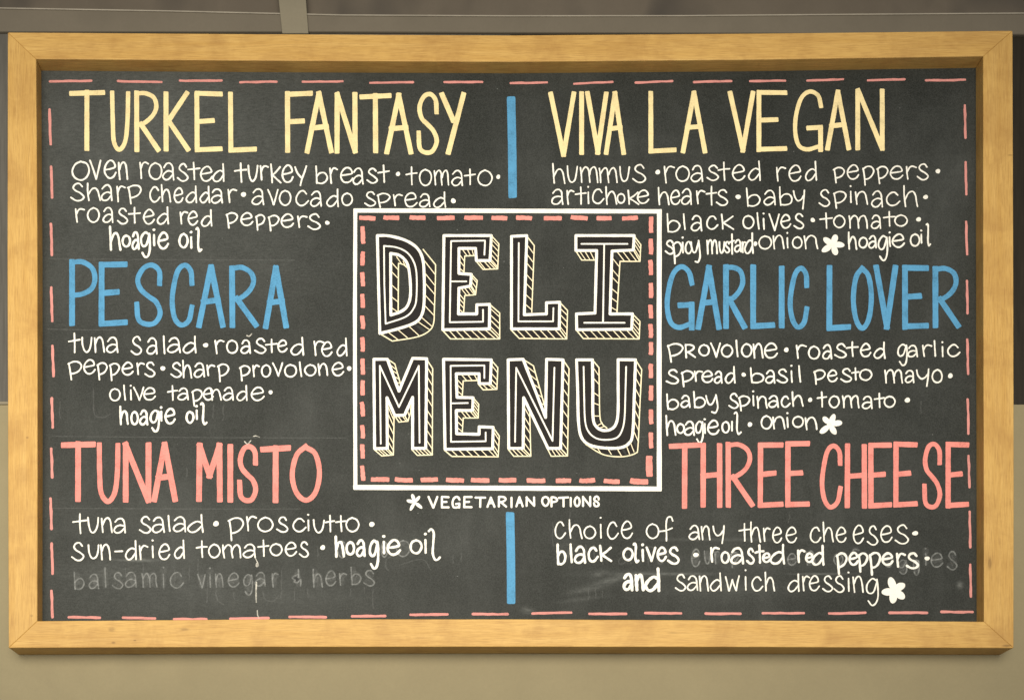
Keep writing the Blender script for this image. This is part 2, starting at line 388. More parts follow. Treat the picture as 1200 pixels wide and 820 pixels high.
CAP = {
 'A': [[(0,1),(.5,0)], [(.5,0),(1,1)], [(.20,.60),(.80,.57)]],
 'C': [[(.97,.30),(.92,.10),(.62,0),(.28,.10),(.06,.40),(0,.66),(.14,.90),(.45,1),(.82,.92),(.98,.70)]],
 'E': [[(0,0),(0,1)], [(0,0),(1,0)], [(0,.49),(.66,.47)], [(0,1),(1,.98)]],
 'F': [[(0,0),(0,1)], [(0,.01),(1,0)], [(0,.49),(.66,.48)]],
 'G': [[(.97,.26),(.86,.07),(.54,0),(.22,.12),(.03,.42),(0,.70),(.14,.92),(.45,1),(.86,.94)], [(.96,.62),(.96,1)], [(.50,.63),(.96,.62)]],
 'H': [[(0,0),(0,1)], [(1,0),(1,1)], [(0,.51),(1,.49)]],
 'I': [[(.5,0),(.5,1)]],
 'K': [[(0,0),(0,1)], [(.95,0),(.05,.53)], [(.12,.48),(1,1)]],
 'L': [[(0,0),(0,1)], [(0,1),(1,.98)]],
 'M': [[(.03,0),(0,1)], [(.03,0),(.5,.56)], [(.5,.56),(.97,0)], [(.97,0),(1,1)]],
 'N': [[(0,0),(0,1)], [(0,0),(1,1)], [(1,0),(1,1)]],
 'O': [OV],
 'P': [[(0,0),(0,1)], [(0,.01),(.45,0),(.86,.10),(1,.27),(.84,.43),(.45,.52),(0,.55)]],
 'R': [[(0,0),(0,1)], [(0,.01),(.42,0),(.80,.08),(.92,.24),(.76,.40),(.38,.52),(.02,.56)], [(.20,.54),(1,1)]],
 'S': [[(.97,.30),(.94,.10),(.66,0),(.30,.04),(.08,.22),(.18,.40),(.50,.52),(.82,.63),(.98,.80),(.78,.97),(.42,1),(.10,.92),(.03,.66)]],
 'T': [[(.5,0),(.5,1)], [(0,.02),(1,0)]],
 'U': [[(0,0),(.02,.5),(.10,.86),(.45,1),(.82,.86),(.95,.5),(1,0)]],
 'V': [[(0,0),(.55,1)], [(.55,1),(1,0)]],
 'Y': [[(0,0),(.52,.45)], [(1,0),(.30,1)]],
}
def glyph(ink, ch, x0, x1, y0, y1, wd, table=G, cap='round', lift=0.00015, jit=0.02, wob=0.15):
    h = wd / 2 if cap == 'round' else wd * .55 + .45
    ax, bx, ay, by = x0 + h, x1 - h, y0 + h, y1 - h
    if bx < ax: ax = bx = (x0 + x1) / 2
    for st in table[ch]:
        if st == '.':
            ink.blob((ax + bx)/2 - .2, ay + wd*.12, wd*.66, wd*.62, lift=lift); continue
        pts = [(ax + (bx-ax)*(x + random.uniform(-jit, jit)), ay + (by-ay)*(y + random.uniform(-jit, jit)*.7)) for x, y in st]
        if st[0] == st[-1]: pts[-1] = (pts[0][0] + .25*wd*random.uniform(-1, 1), pts[0][1] + .15*wd*random.random()); 
        k = 1 if cap == 'round' else (1.10 if len(st) == 2 else 0.96)      # broad straight strokes, lighter curves
        ink.ribbon(smooth(pts), wd * k, cap, lift, wob)

Z = {'A': (75,185), 'B': (245,185), 'C': (415,185), 'D': (640,185), 'E': (800,185), 'F': (940,185), 'G': (75,385), 'H': (240,385),
     'I': (775,392), 'J': (955,392), 'K': (75,590), 'L': (230,590), 'M': (380,590), 'N': (640,595), 'O': (800,595), 'P': (960,595)}
def word(data, wd=3.0, mat='white', lift=0.00015, name='lettering_word', jit=0.02):
    """data: 'A o 58 205 22 180; v ...' letters with their measured boxes; a capital field switches the crop they were measured in"""
    ink = Ink(); txt = ''; wd = wd * (0.65 if wd < 3.3 else 0.74)
    z = None
    for item in data.split(';'):
        f = item.split()
        if len(f) == 6: z = Z[f[0]]; f = f[1:]
        ch = f[0]; x0, x1, y0, y1 = (float(q) for q in f[1:]); s = 20/3
        glyph(ink, ch, z[0]+x0/s, z[0]+x1/s, z[1]+y0/s, z[1]+y1/s, wd, lift=lift, jit=jit)
        txt += {'1': 'l', 'Y': 'y', 'I': 'i', 'j': 'y'}.get(ch, ch)
    return ink.done(name, mat, ('erased grey' if 'ghost' in mat else 'white') + ' handwritten word "%s"' % txt)
def dot(z, x0, x1, y0, y1):
    ink = Ink(); s = 20/3; ox, oy = Z[z]
    ink.blob(ox + (x0+x1)/2/s, oy + (y0+y1)/2/s, (x1-x0)/2/s*.92, (y1-y0)/2/s*.92)
    ink.done('bullet_dot', 'white')

# --- body text ---------------------------------------------------------
T3 = 2.85; TB = 3.6; TBB = 4.3
word('A o 58 205 22 180; v 198 292 15 172; e 310 412 15 165; n 420 502 28 175', 3.1)
word('A r 585 665 28 165; o 660 770 35 175; a 765 862 38 178; s 880 972 42 187; t 962 1065 32 175; e 1062 1165 62 188; B d 25 122 42 190', T3)
word('B t 195 300 38 195; u 300 385 55 188; r 392 468 55 180; k 478 566 45 200; e 565 662 52 198; y 665 768 60 220', 3.1)
word('B b 828 930 60 205; r 935 1008 72 205; e 1022 1130 72 200; C a -15 75 78 210; s 95 185 78 202; t 182 280 55 198', T3)
dot('C', 325, 360, 108, 145)
word('C t 400 495 68 215; o 505 608 85 222; m 620 745 92 218; a 758 852 95 222; t 858 950 85 215; o 962 1082 92 222', 2.6)
dot('C', 1110, 1142, 130, 168)
word('A s 48 160 195 340; h 175 288 195 338; a 285 380 208 340; r 405 482 215 348; p 492 608 210 365', T3)
word('A c 665 755 220 350; h 755 838 205 350; e 855 935 230 355; d 950 1042 215 355; d 1058 1142 218 355; B a 12 110 240 358; r 140 220 240 355', T3)
dot('B', 248, 290, 265, 308)
word('B a 332 430 240 370; v 455 542 245 372; o 545 645 250 378; c 672 782 250 378; a 788 882 258 382; d 915 1015 240 385; o 1032 1125 270 378', 2.7)
word('C s 78 172 262 380; p 175 285 275 392; r 300 382 280 380; e 392 495 270 388; a 505 598 278 388; d 615 718 262 392', 2.6)
dot('C', 755, 795, 315, 358)
word('A r 82 165 390 508; o 178 282 385 508; a 300 388 385 510; s 412 502 390 520; t 500 600 385 515; e 618 710 400 522; d 725 822 380 522', T3)
word('A r 900 972 415 522; e 965 1050 415 530; d 1068 1160 400 538', T3)
word('B p 130 228 425 555; e 245 345 425 535; p 358 440 440 570; p 458 550 445 575; e 560 665 435 548; r 685 770 448 548; s 765 875 435 562', T3)
dot('B', 905, 942, 490, 525)
word('A h 350 448 530 728; o 450 525 598 702; a 525 592 575 720; g 592 680 575 782; i 688 720 552 692; e 730 822 578 716', 3.4)
word('A o 893 975 585 708; i 976 1012 570 710; 1 1025 1082 540 735', 3.4)

word('D h 45 150 40 205; u 160 248 60 198; m 262 408 65 198; m 412 558 72 198; u 570 655 65 190; s 670 782 50 195', 2.6)
dot('D', 852, 892, 92, 132)
word('D r 915 1008 58 200; o 1010 1122 60 190; E a 62 162 58 190; s 185 285 55 180; t 272 372 32 182; e 385 492 52 182; d 510 610 22 180', 2.6)
word('E r 725 808 68 185; e 825 930 55 188; d 955 1050 25 182', 2.6)
word('F p 240 335 72 202; e 348 448 52 172; p 468 565 62 220; p 580 675 65 208; e 685 792 60 172; r 805 898 60 172; s 895 990 45 175', 2.6)
dot('F', 1042, 1080, 85, 125)
word('D a 38 135 242 368; r 155 222 248 368; t 222 318 225 368; i 312 348 220 362; c 355 455 240 362; h 460 555 222 368; o 550 620 275 360; k 635 728 248 368; e 710 808 248 362', 2.7)
word('D h 870 965 228 370; e 968 1052 250 370; a 1052 1140 240 368; E r 100 178 250 365; t 180 268 218 372; s 258 358 245 375', 2.7)
dot('E', 412, 455, 285, 325)
word('E b 495 610 232 382; a 630 728 252 372; b 752 860 225 375; j 862 958 248 405', 2.6)
word('F s 128 220 245 382; p 240 348 258 400; i 365 395 215 355; n 412 515 258 368; a 538 632 255 388; c 652 768 262 378; h 788 908 215 385', 2.6)
dot('F', 945, 985, 288, 325)
word('D b 940 1048 432 585; l 1065 1095 435 565; E a 62 155 448 575; c 180 280 450 562; k 298 402 435 562', 2.7)
word('E o 465 560 445 558; l 572 608 425 560; i 612 655 428 562; v 670 758 435 572; e 762 848 440 555; s 865 950 432 558', 2.8)
dot('E', 998, 1035, 468, 505)
word('F t 135 240 425 555; o 242 338 445 550; m 360 515 445 555; a 535 618 445 555; t 632 730 415 538; o 720 825 440 540', 2.6)
dot('F', 890, 930, 462, 500)
word('D s 925 1005 640 755; p 985 1065 655 830; i 1050 1085 615 745; E c 14 78 648 752; Y 58 142 642 825', 3.0)
word('E m 185 275 635 755; u 280 332 650 750; s 322 372 650 745; t 362 408 590 755; a 400 462 635 740; r 458 502 650 745; d 480 555 580 750', 3.0)
dot('E', 552, 585, 652, 690)
word('E o 590 700 605 718; n 702 798 600 715; i 800 838 580 708; o 852 938 612 710; n 945 1060 602 715', 2.6)
word('F h 355 432 575 720; o 438 515 615 708; a 515 585 605 710; g 590 672 605 805; i 655 715 575 695; e 700 805 590 705', 3.0)
word('F o 840 922 590 695; i 915 948 560 670; 1 965 1008 508 692', 3.0)

word('G t 30 130 32 190; u 135 222 62 188; n 232 320 62 190; a 328 425 65 190', T3)
word('G s 520 610 58 205; a 642 732 70 202; l 770 795 52 200; a 805 912 68 190; d 925 1035 55 195', T3)
dot('G', 1085, 1128, 110, 148)
word('H r 72 155 85 200; o 165 262 85 198; a 278 362 85 198; s 385 482 72 195; t 470 572 78 192; e 565 648 85 188; d 668 775 62 210', 2.9)
word('H r 845 935 90 215; e 910 1000 98 222; d 1028 1115 72 215', 2.8)
word('G p 28 142 250 405; e 150 248 238 358; p 255 342 262 405; p 350 438 265 410; e 450 545 258 368; r 562 632 262 362; s 628 715 258 378', T3)
dot('G', 752, 792, 290, 330)
word('G s 830 922 262 382; h 922 1002 245 388; a 1012 1102 265 382; H r 10 82 278 372; p 95 192 272 418', T3)
word('H p 268 358 285 412; r 368 430 280 380; o 438 520 278 382; v 525 612 262 375; o 618 720 275 382; l 730 768 255 378; o 775 872 275 372; n 882 965 268 368; e 992 1090 260 372', T3)
dot('H', 1108, 1148, 292, 330)
word('G o 352 445 462 568; l 458 490 435 562; i 505 540 438 560; v 540 628 452 562; e 620 720 458 562', 2.7)
word('G t 805 890 440 565; a 885 975 460 560; p 995 1085 472 610; H e -15 72 458 562; n 44 132 470 562; a 140 228 455 562; d 245 335 440 565; e 360 468 452 565', 2.7)
dot('H', 498, 530, 478, 515)
word('G h 430 508 600 752; o 518 585 640 755; a 585 660 632 755; g 668 750 632 811; i 744 776 605 725; e 785 875 618 748', 3.3)
word('G o 948 1020 640 742; i 1022 1052 595 712; 1 1062 1122 575 755', 3.3)

Gr = [[(0.02,0),(0.06,.5),(.10,1)], [(.02,.02),(.5,0),(.86,.14),(.82,.34),(.40,.54),(.08,.60)], [(.25,.56),(.6,.76),(1,.96)]]
G['R'] = Gr
word('I p 42 175 65 218; R 180 270 72 185; o 288 380 72 170; v 380 465 60 182; o 465 562 72 180; l 575 608 38 175; o 622 712 65 180; n 712 800 65 188; e 802 912 62 188', 3.0)
dot('I', 958, 995, 98, 140)
word('I r 1045 1138 75 190; J o -55 40 85 195; a 55 135 75 195; s 150 250 68 185; t 240 342 52 175; e 352 440 65 178; d 455 552 55 190', 2.9)
word('J g 642 725 70 245; a 720 805 80 178; r 832 918 75 175; l 925 950 42 175; i 982 1012 52 175; c 1030 1138 72 175', 2.8)
word('I s 35 140 268 388; p 150 255 278 412; r 252 325 278 368; e 312 408 278 378; a 410 480 282 382; d 495 580 245 382', 3.0)
dot('I', 625, 662, 295, 330)
word('I b 692 805 255 380; a 810 892 275 382; s 898 990 265 380; i 995 1040 235 378; l 1065 1098 238 375', 2.9)
word('J p -15 85 272 392; e 95 180 272 372; s 198 290 260 372; t 282 350 255 358; o 345 448 265 362', 2.8)
word('J m 542 690 268 382; a 700 778 275 378; j 790 895 265 408; o 912 1000 268 380', 2.8)
dot('J', 1038, 1078, 300, 342)
word('I b 38 140 458 588; a 148 228 470 572; b 248 350 438 575; Y 345 445 465 618', 2.9)
word('I s 522 605 455 580; p 598 695 475 600; i 700 738 435 560; n 742 832 475 578; a 832 918 472 572; c 930 1010 475 570; h 1015 1112 442 562', 2.9)
dot('I', 1145, 1180, 490, 528)
word('J t 12 95 442 568; o 105 195 472 575; m 212 350 470 575; a 365 452 478 582; t 460 545 452 572; o 535 632 475 572', 2.8)
dot('J', 700, 745, 490, 532)
word('I h 30 118 625 790; o 116 184 688 776; a 176 262 672 790; g 262 332 670 850; i 325 355 652 775; e 358 455 665 785', 3.1)
word('I o 468 538 672 772; I 541 563 672 755; 1 565 628 598 780', 3.1)
dot('I', 672, 712, 682, 720)
word('I o 775 868 628 742; n 865 970 635 740; i 962 1010 605 728; o 1022 1115 632 728; n 1118 1222 640 745', 2.9)

word('K t 65 182 72 238; u 182 275 100 230; n 288 382 105 228; a 385 485 110 232', 2.9)
word('K s 585 682 95 232; a 685 788 100 228; l 806 838 88 220; a 850 955 98 222; d 962 1090 80 228', 2.9)
dot('L', 130, 178, 132, 178)
word('L p 245 372 105 290; r 385 475 92 215; o 475 602 100 222; s 625 720 100 225; c 750 862 108 222; i 862 890 78 215; u 912 1005 120 230; t 1005 1085 85 222; t 1085 1175 88 220; M o 165 275 102 222', 2.8)
dot('M', 348, 395, 140, 180)
word('K s 55 158 298 445; u 185 278 315 432; n 282 368 312 440; - 392 462 355 388; d 475 570 285 440; r 580 660 318 440; i 675 712 278 425; e 738 832 310 440; d 858 945 280 430', 2.9)
word('L t -5 90 285 422; o 92 190 310 425; m 200 355 312 425; a 362 468 312 422; t 478 570 278 415; o 572 675 305 408; e 690 788 295 412; s 800 882 292 420', 2.8)
dot('L', 968, 1008, 320, 362)
word('M h 78 162 245 420; o 165 242 290 405; a 245 325 275 415; g 345 430 278 515; i 450 482 242 392; e 485 600 275 405', 3.9)
word('M o 665 768 275 395; i 774 808 225 392; 1 808 910 192 445', 3.5)

word('N c 65 155 100 242; h 172 285 88 240; o 292 390 135 242; i 412 442 68 238; c 472 568 105 245; e 585 678 98 242', 2.6)
word('N o 778 885 118 242; f 885 995 62 262', 2.6)
word('O a 45 135 132 250; n 142 218 135 252; j 232 328 132 282', 2.7)
word('O t 435 530 115 262; h 525 612 105 268; r 625 688 150 262; e 698 778 145 275; e 805 895 145 275', 2.6)
word('O c 992 1085 145 272; h 1092 1182 105 268; P e 130 215 145 272; e 262 352 130 280; s 372 460 135 292; e 478 575 135 272; s 588 700 128 282', 2.6)
dot('P', 725, 775, 178, 215)
word('N b 80 160 275 445; l 178 214 275 430; a 215 312 295 435; c 320 412 298 425; k 412 518 285 420', 3.7)
word('N o 595 685 305 415; 1 675 730 268 430; i 735 775 275 418; v 775 862 300 420; e 862 945 300 420; s 945 1045 300 440', 3.6)
dot('O', 78, 128, 348, 382)
word('O r 210 290 298 425; o 295 370 335 435; a 370 480 305 440; s 495 565 310 440; t 560 640 280 435; e 620 690 345 430; d 680 800 280 440', 3.4)
word('O r 890 960 320 430; e 955 1025 345 430; d 1005 1110 285 450', 3.5)
word('P p 130 222 345 520; e 228 310 340 450; p 298 385 345 505; p 385 485 340 530; e 485 582 345 450; r 595 680 345 465; s 675 780 345 478', 3.5)
dot('P', 822, 865, 375, 410)
word('N a 595 685 505 648; n 690 770 510 650; d 765 895 460 655', 4.9)
word('N s 1005 1095 515 650; O a 32 122 525 645; n 125 205 522 650; d 212 305 502 650; w 330 445 525 650; i 475 510 478 642; c 535 630 530 650; h 638 722 495 652', 2.7)
word('O d 818 915 508 655; r 930 995 525 648; e 985 1072 525 650; P s 22 108 525 655; s 110 200 525 660; i 215 245 495 652; n 260 348 528 660; g 362 465 545 762', 2.7)

# --- erased writing that still shows -------------------------------------
LG = 0.00006
gw = dict(lift=LG, name='erased_word')
plain_word = word
def word(data, wd, mat, **k):
    if mat == 'ghost':
        z_ = plain_word(data, 9.0, 'ghost4', lift=0.00003, name='erased_haze', jit=.06); z_['kind'] = 'stuff'
    return plain_word(data, wd, mat, **k)
word('K b 75 162 528 672; a 190 275 545 665; l 312 335 495 655; s 375 465 532 665; a 475 570 530 655; m 605 730 535 655; i 760 795 490 655; c 822 940 530 662', 2.5, 'ghost', **gw)
word('L v 5 75 545 660; i 92 125 495 655; n 145 215 540 655; e 245 338 535 655; g 365 445 545 715; a 455 545 532 645; r 585 645 535 655', 2.5, 'ghost', **gw)
word('L & 740 825 505 645', 2.5, 'ghost', **gw)
word('L h 905 992 505 655; e 1008 1095 520 645; M r 110 180 535 640; b 205 290 490 635; s 305 398 515 645', 2.6, 'ghost', **gw)
word('O e 65 140 315 460; u 165 225 330 440; r 245 290 330 440; p 370 440 340 470; e 815 892 350 450; n 960 1040 330 450', 2.5, 'ghost', **gw)
word('P o 108 190 350 450; ^ 255 315 310 345; o 500 580 350 465; g 615 690 400 520; g 730 785 400 525; i 820 845 310 450; e 870 970 345 465; s 995 1082 335 485', 2.5, 'ghost', **gw)
word('N a 560 640 330 440; l 650 670 300 440; p 780 850 295 450; e 860 930 320 440; n 945 1010 320 440', 2.4, 'ghost2', lift=LG, name='erased_letters').__setitem__('kind', 'stuff')
word('N i 160 185 280 400; l 300 330 280 400; l 365 390 285 430; l 430 450 300 440', 2.4, 'ghost2', lift=LG, name='erased_letters').__setitem__('kind', 'stuff')
word('M o 100 175 285 425; o 440 500 290 420; o 560 672 280 415', 2.4, 'ghost', lift=LG, name='erased_letters').__setitem__('kind', 'stuff')
ink = Ink()
for (u, v0, v1) in [(205, 668, 690), (222, 662, 680), (243, 680, 706), (254, 690, 705), (274, 694, 702), (330, 668, 700), (345, 690, 702), (361, 690, 700), (411, 690, 697), (427, 688, 695), (437, 690, 712), (147, 665, 676), (168, 660, 680), (232, 655, 672), (372, 640, 652), (531, 650, 660), (541, 648, 657), (690, 690, 702), (698, 690, 700), (706, 692, 699), (648, 612, 640), (668, 600, 625), (250, 475, 490), (262, 474, 492), (109, 455, 480), (70, 470, 490), (1079, 470, 484), (877, 455, 470), (925, 600, 612), (320, 545, 560), (345, 540, 552), (219, 548, 558)]:
    pts = [(u + random.uniform(-.6, .6) + k*.15*random.choice((-1, 1)), v0 + (v1-v0)*k/4) for k in range(5)]
    ink.ribbon(smooth(pts, 3), 1.3, 'round', LG, 0.3)
ink.ribbon(smooth([(109, 478), (112, 487), (122, 489), (130, 484)], 4), 1.2, 'round', LG, .3)
ink.ribbon(smooth([(462, 650), (453, 655), (452, 664), (455, 668)], 4), 1.8, 'round', LG, .2)
ink.ribbon(smooth([(252, 693), (255, 703), (262, 708)], 4), 1.4, 'round', LG, .2)
ink.ribbon(smooth([(308, 693), (311, 702), (320, 704), (326, 698)], 4), 1.4, 'round', LG, .2)
ink.ribbon(smooth([(470, 661), (495, 655), (505, 668)], 4), 1.2, 'round', LG, .2)
ink.done('chalk_streaks', 'ghost2', 'faint leftover chalk streaks from erased writing')['kind'] = 'stuff'
for (u0, v0, u1, v1, wd) in [(55, 385.5, 135, 386.5, 1.2), (62, 511, 405, 513, 1.1), (60, 595, 352, 596, 1.1), (60, 303, 345, 305, 1.0), (690, 511.5, 760, 511.5, .8), (425, 431, 470, 431, .7)]:
    ink = Ink(); ink.ribbon(smooth([(u0, v0), ((u0+u1)/2, (v0+v1)/2 + .4), (u1, v1)], 14), wd, 'round', LG, .4); ink.done('guide_line', 'ghost2')
ink = Ink()
ink.ribbon([(298.2, 652), (300, 655), (302, 659)], 1.0, lift=LG); ink.blob(301.4, 661.5, 2.0, 2.6)
ink.ribbon([(300.5, 682), (300, 694), (300.3, 705)], 1.6, lift=LG, wob=.3); ink.ribbon([(301.5, 715), (301.8, 720), (303.5, 724)], 1.3)
ink.done('paint_drip', 'ghost3', 'thin dried drip running down from a letter')
for (a_, b_, c_) in [((289, 393), (292, 394), (295, 391)), ((286.5, 517), (290, 520), (294, 516)), ((297, 511), (300, 510.5), (304, 512))]:
    ink = Ink(); ink.ribbon(smooth([a_, b_, c_], 4), 1.1, wob=.4); ink.done('paint_fleck', 'ghost3')
ink = Ink()
for k in range(60):
    ink.blob(random.uniform(55, 1135), random.uniform(100, 715), random.uniform(.3, .75), random.uniform(.3, .7), lift=LG, irr=.2)
ink.done('chalk_specks', 'ghost', 'scattered tiny specks of chalk')['kind'] = 'stuff'

# --- little flowers --------------------------------------------------------
def flower(c, ends, wd, label):
    ink = Ink()
    for (u, v_) in ends:
        dx, dy = u - c[0], v_ - c[1]; L = math.hypot(dx, dy)
        m_ = (c[0] + dx*.56, c[1] + dy*.56)
        ink.blob(m_[0], m_[1], L*.50, wd*.50, math.atan2(dy, dx), irr=.05)
    ink.blob(c[0], c[1], wd*.5, wd*.5)
    ink.done('asterisk_flower', 'white', label)
s = 20/3
def zz(z, *pts): return [(Z[z][0] + x/s, Z[z][1] + y/s) for x, y in pts]
flower(zz('F', (238, 680))[0], zz('F', (172, 628), (265, 602), (325, 678), (268, 757), (158, 728)), 7.0, 'five petalled white asterisk after the word onion beside hoagie oil')
flower(zz('J', (118, 702))[0], zz('J', (68, 645), (152, 625), (210, 684), (160, 776), (44, 768)), 6.6, 'five petalled white asterisk after the word onion under Garlic Lover')
flower(zz('P', (585, 645))[0], zz('P', (556, 545), (662, 592), (662, 702), (572, 738), (495, 660)), 9.0, 'fat five petalled white asterisk after the word dressing')
flower((486, 588), [(482.8, 578.8), (491.6, 581.6), (476.8, 586.3), (494.2, 595), (481, 597.2)], 4.0, 'small white asterisk before the words vegetarian options')

# --- footer capitals -------------------------------------------------------
def caps(ox, oy, sc_, items, wd, mat, name, cap, label, jit=0.012, each=True, wob=.05):
    ink = Ink(); txt = ''
    for it in items.split(';'):
        f = it.split(); ch = f[0]; x0, x1, y0, y1 = (float(q)/sc_ for q in f[1:])
        if each: ink = Ink()
        glyph(ink, ch, ox+x0, ox+x1, oy+y0, oy+y1, wd, CAP, cap, jit=jit, wob=wob); txt += ch
        if each: ink.done(name, mat, label % ch)
    if not each: ink.done(name, mat, label % txt)
caps(470, 570, 10, 'V 310 435 105 258; E 468 570 108 255; G 590 698 108 258; E 728 838 110 252; T 858 1000 115 248; A 1002 1105 115 248; R 1135 1245 105 245; I 1280 1308 115 248; A 1340 1438 110 240; N 1458 1572 112 235', 2.4, 'white', 'lettering_word', 'round', 'small white capitals "%s"', .03, False)
caps(590, 570, 10, 'O 440 545 105 235; P 552 640 112 242; T 640 768 115 242; I 775 802 118 240; O 822 905 110 238; N 920 1028 105 238; S 1048 1130 105 240', 2.4, 'white', 'lettering_word', 'round', 'small white capitals "%s"', .03, False)

# --- headings ----------------------------------------------------------------
q_ = 3.7275
def head(ox, oy, items, wd, mat, word_, colour):
    caps(ox, oy, q_, items, wd * .89, mat, 'heading_letter', 'flat', colour + ' capital %s in the heading ' + word_)
head(0, 0, 'T 300 460 392 662; U 478 572 395 665; R 585 702 395 668; K 712 832 398 665; E 848 975 398 668; L 995 1125 398 670', 5.9, 'cream', 'Turkel Fantasy', 'cream')
head(300, 0, 'F 125 250 398 672; A 210 340 398 672; N 342 445 400 672; T 450 595 405 672; A 558 688 405 676; S 695 803 400 680; Y 800 918 402 678', 6.1, 'cream', 'Turkel Fantasy', 'cream')
head(600, 0, 'V 158 282 398 688; I 292 316 398 680; V 318 424 398 680; A 400 500 398 678; L 595 720 395 672; A 735 855 395 672; V 940 1065 395 668; E 1066 1204 394 666; G 1226 1364 387 667; A 1366 1482 392 660; N 1499 1629 386 660', 5.7, 'cream', 'Viva La Vegan', 'cream')
head(0, 180, 'P 300 430 460 755; E 430 560 470 756; S 580 715 475 760; C 738 855 475 762; A 855 988 480 762; R 1000 1130 485 762; A 1146 1264 488 766', 6.9, 'blue', 'Pescara', 'blue')
head(600, 180, 'G 665 803 482 775; A 800 918 485 770; R 920 1028 482 768; L 1040 1152 480 768; I 1162 1194 486 766; C 1202 1304 485 770; L 1372 1484 485 775; O 1476 1584 485 775; V 1576 1689 485 770; E 1702 1824 485 770; R 1836 1962 488 765', 6.9, 'blue', 'Garlic Lover', 'blue')
head(0, 380, 'T 263 420 508 778; U 420 530 512 785; N 535 662 512 780; A 660 778 510 778; M 855 975 515 778; I 992 1020 518 778; S 1030 1132 520 782; T 1133 1273 525 780; O 1261 1410 520 782', 6.9, 'pink', 'Tuna Misto', 'pink')
head(600, 380, 'T 682 828 515 805; H 822 920 515 802; R 932 1060 512 800; E 1072 1189 512 802; E 1192 1304 508 800; C 1342 1449 515 810; H 1452 1552 518 805; E 1554 1662 515 805; E 1664 1774 510 802; S 1786 1884 512 810; E 1892 1999 512 805', 6.3, 'pink', 'Three Cheese', 'pink')

# --- dashes, divider bars, title box ----------------------------------------
def dash(u0, v0, u1, v1, wd, mat, name, wob=.16):
    ink = Ink(); n = 7
    pts = [(u0 + (u1-u0)*k/n + random.uniform(-.25, .25), v0 + (v1-v0)*k/n + random.uniform(-.25, .25)) for k in range(n+1)]
    ink.ribbon(pts, wd, 'round' if wd < 4 else 'flat', wob=wob); ink.done(name, mat)
for (a_, b_, y0, y1) in [(58.5,107,95.6,94.9),(138,189,95.4,96.4),(210.6,259.7,94.9,94.6),(281.7,324,96.6,96),(354.5,401.4,96.2,95.6),(434,484,97.2,96.4),(521,565,96.4,96.2),(598.3,641,97.6,97),(673,718,98.4,96.2),(745,788,97.2,95.4),(813,857,96.4,95.4),(879,920,95.4,94.6),(946,988,94.8,93.2),(1017,1060,94.6,93.2),(1085,1131,94.6,93.8)]:
    dash(a_, y0, b_, y1, 2.6, 'dash', 'border_dash')
for (a_, b_, y) in [(80.5,117,722.8),(144,181.5,723.8),(204,241.8,724.8),(270,314.6,724.2),(339.5,382,722.5),(412.7,451.6,721.5),(481,524.5,719.7),(554,595,719),(624,669,717.8),(691,733.5,718.2),(756,798,718.5),(827,868,718.8),(894,942,717.5),(972,1014,718),(1042.5,1086.6,717.7),(1103,1139.6,717)]:
    dash(a_, y + random.uniform(-.6,.6), b_, y + random.uniform(-.6,.6), 3.0, 'dash', 'border_dash')
for (x, y0, y1) in [(58.5,128.8,169),(60.5,195.5,231.5),(60.3,262.6,298.6),(60.5,337,375.8),(62,405.5,440.4),(61.2,466.4,500.7),(60.7,525.4,559),(59.8,584,619.5),(61,636.5,671.6),(60.8,691.8,722.5)]:
    dash(x - .6, y0, x + .7, y1, 3.1, 'dash', 'border_dash')
for (x, y0, y1) in [(1131,124,161.5),(1132,190,228),(1132.7,260,298),(1133.5,329,367),(1134,398,437.7),(1134.5,468,508),(1135.5,534,570.5),(1136.6,599,641),(1137.4,661.4,698.5)]:
    dash(x - .4, y0, x + .5, y1, 2.8, 'dash', 'border_dash')
for (x0, y0, x1, y1) in [(599, 118, 600.7, 227.4), (597.8, 604.5, 599, 702.4)]:
    ink = Ink(); ink.ribbon(smooth([(x0, y0), ((x0+x1)/2 + .3, (y0+y1)/2), (x1, y1)], 10), 9.9, 'flat', wob=.02)
    ink.done('divider_bar', 'blue', 'upright blue bar dividing the two columns')
ink = Ink()
ink.ribbon(smooth([(416.6, 246.8), (600, 247.2), (773, 247.8)], 10), 5.2, 'flat', wob=.06)
ink.ribbon(smooth([(772.7, 248), (772.4, 400), (772.6, 572.4)], 10), 5.7, 'flat', wob=.06)
ink.ribbon(smooth([(416.6, 570.8), (600, 571.7), (772.6, 572.6)], 10), 5.6, 'flat', wob=.06)
ink.ribbon(smooth([(416.4, 246.8), (415.9, 400), (416.5, 570.8)], 10), 4.5, 'flat', wob=.06)
ink.done('title_border', 'white', 'white painted box drawn round the title')
for (a_, b_) in [(420.7,439.8),(449.5,467.8),(479.8,498.4),(512.2,532.8),(544,565.8),(575.8,594.3),(604.8,623.6),(637,658.5),(669,688.5),(699,716.7),(728.8,747.5)]:
    dash(a_+2.4, 255.4 + random.uniform(-.5,.5), b_-2.4, 255.4 + random.uniform(-.5,.5), 5.0, 'pale_pink', 'title_dash', .08)
for (a_, b_) in [(265.4,285.8),(294.6,311.2),(319,335.6),(344.4,360.6),(369.7,385.3),(395,412),(420.2,439),(445.7,463.2),(470.7,487.8),(497.7,513.7),(520.3,537.2),(545.3,562.9)]:
    dash(424.8 + random.uniform(-.4,.4), a_+2.4, 425.2 + random.uniform(-.4,.4), b_-2.4, 4.9, 'pale_pink', 'title_dash', .08)
for k, (a_, b_) in enumerate([(434.6,456),(462.7,483.5),(493,513),(523,543.5),(552,573.5),(584.5,605),(617.4,638.7),(651.5,669),(679,697.5),(707.4,726),(738.8,759)]):
    y = 561.6 + k*.2; dash(a_+2.4, y, b_-2.4, y + random.uniform(-.6,.9), 5.2 if k < 10 else 6.4, 'pale_pink', 'title_dash', .08)
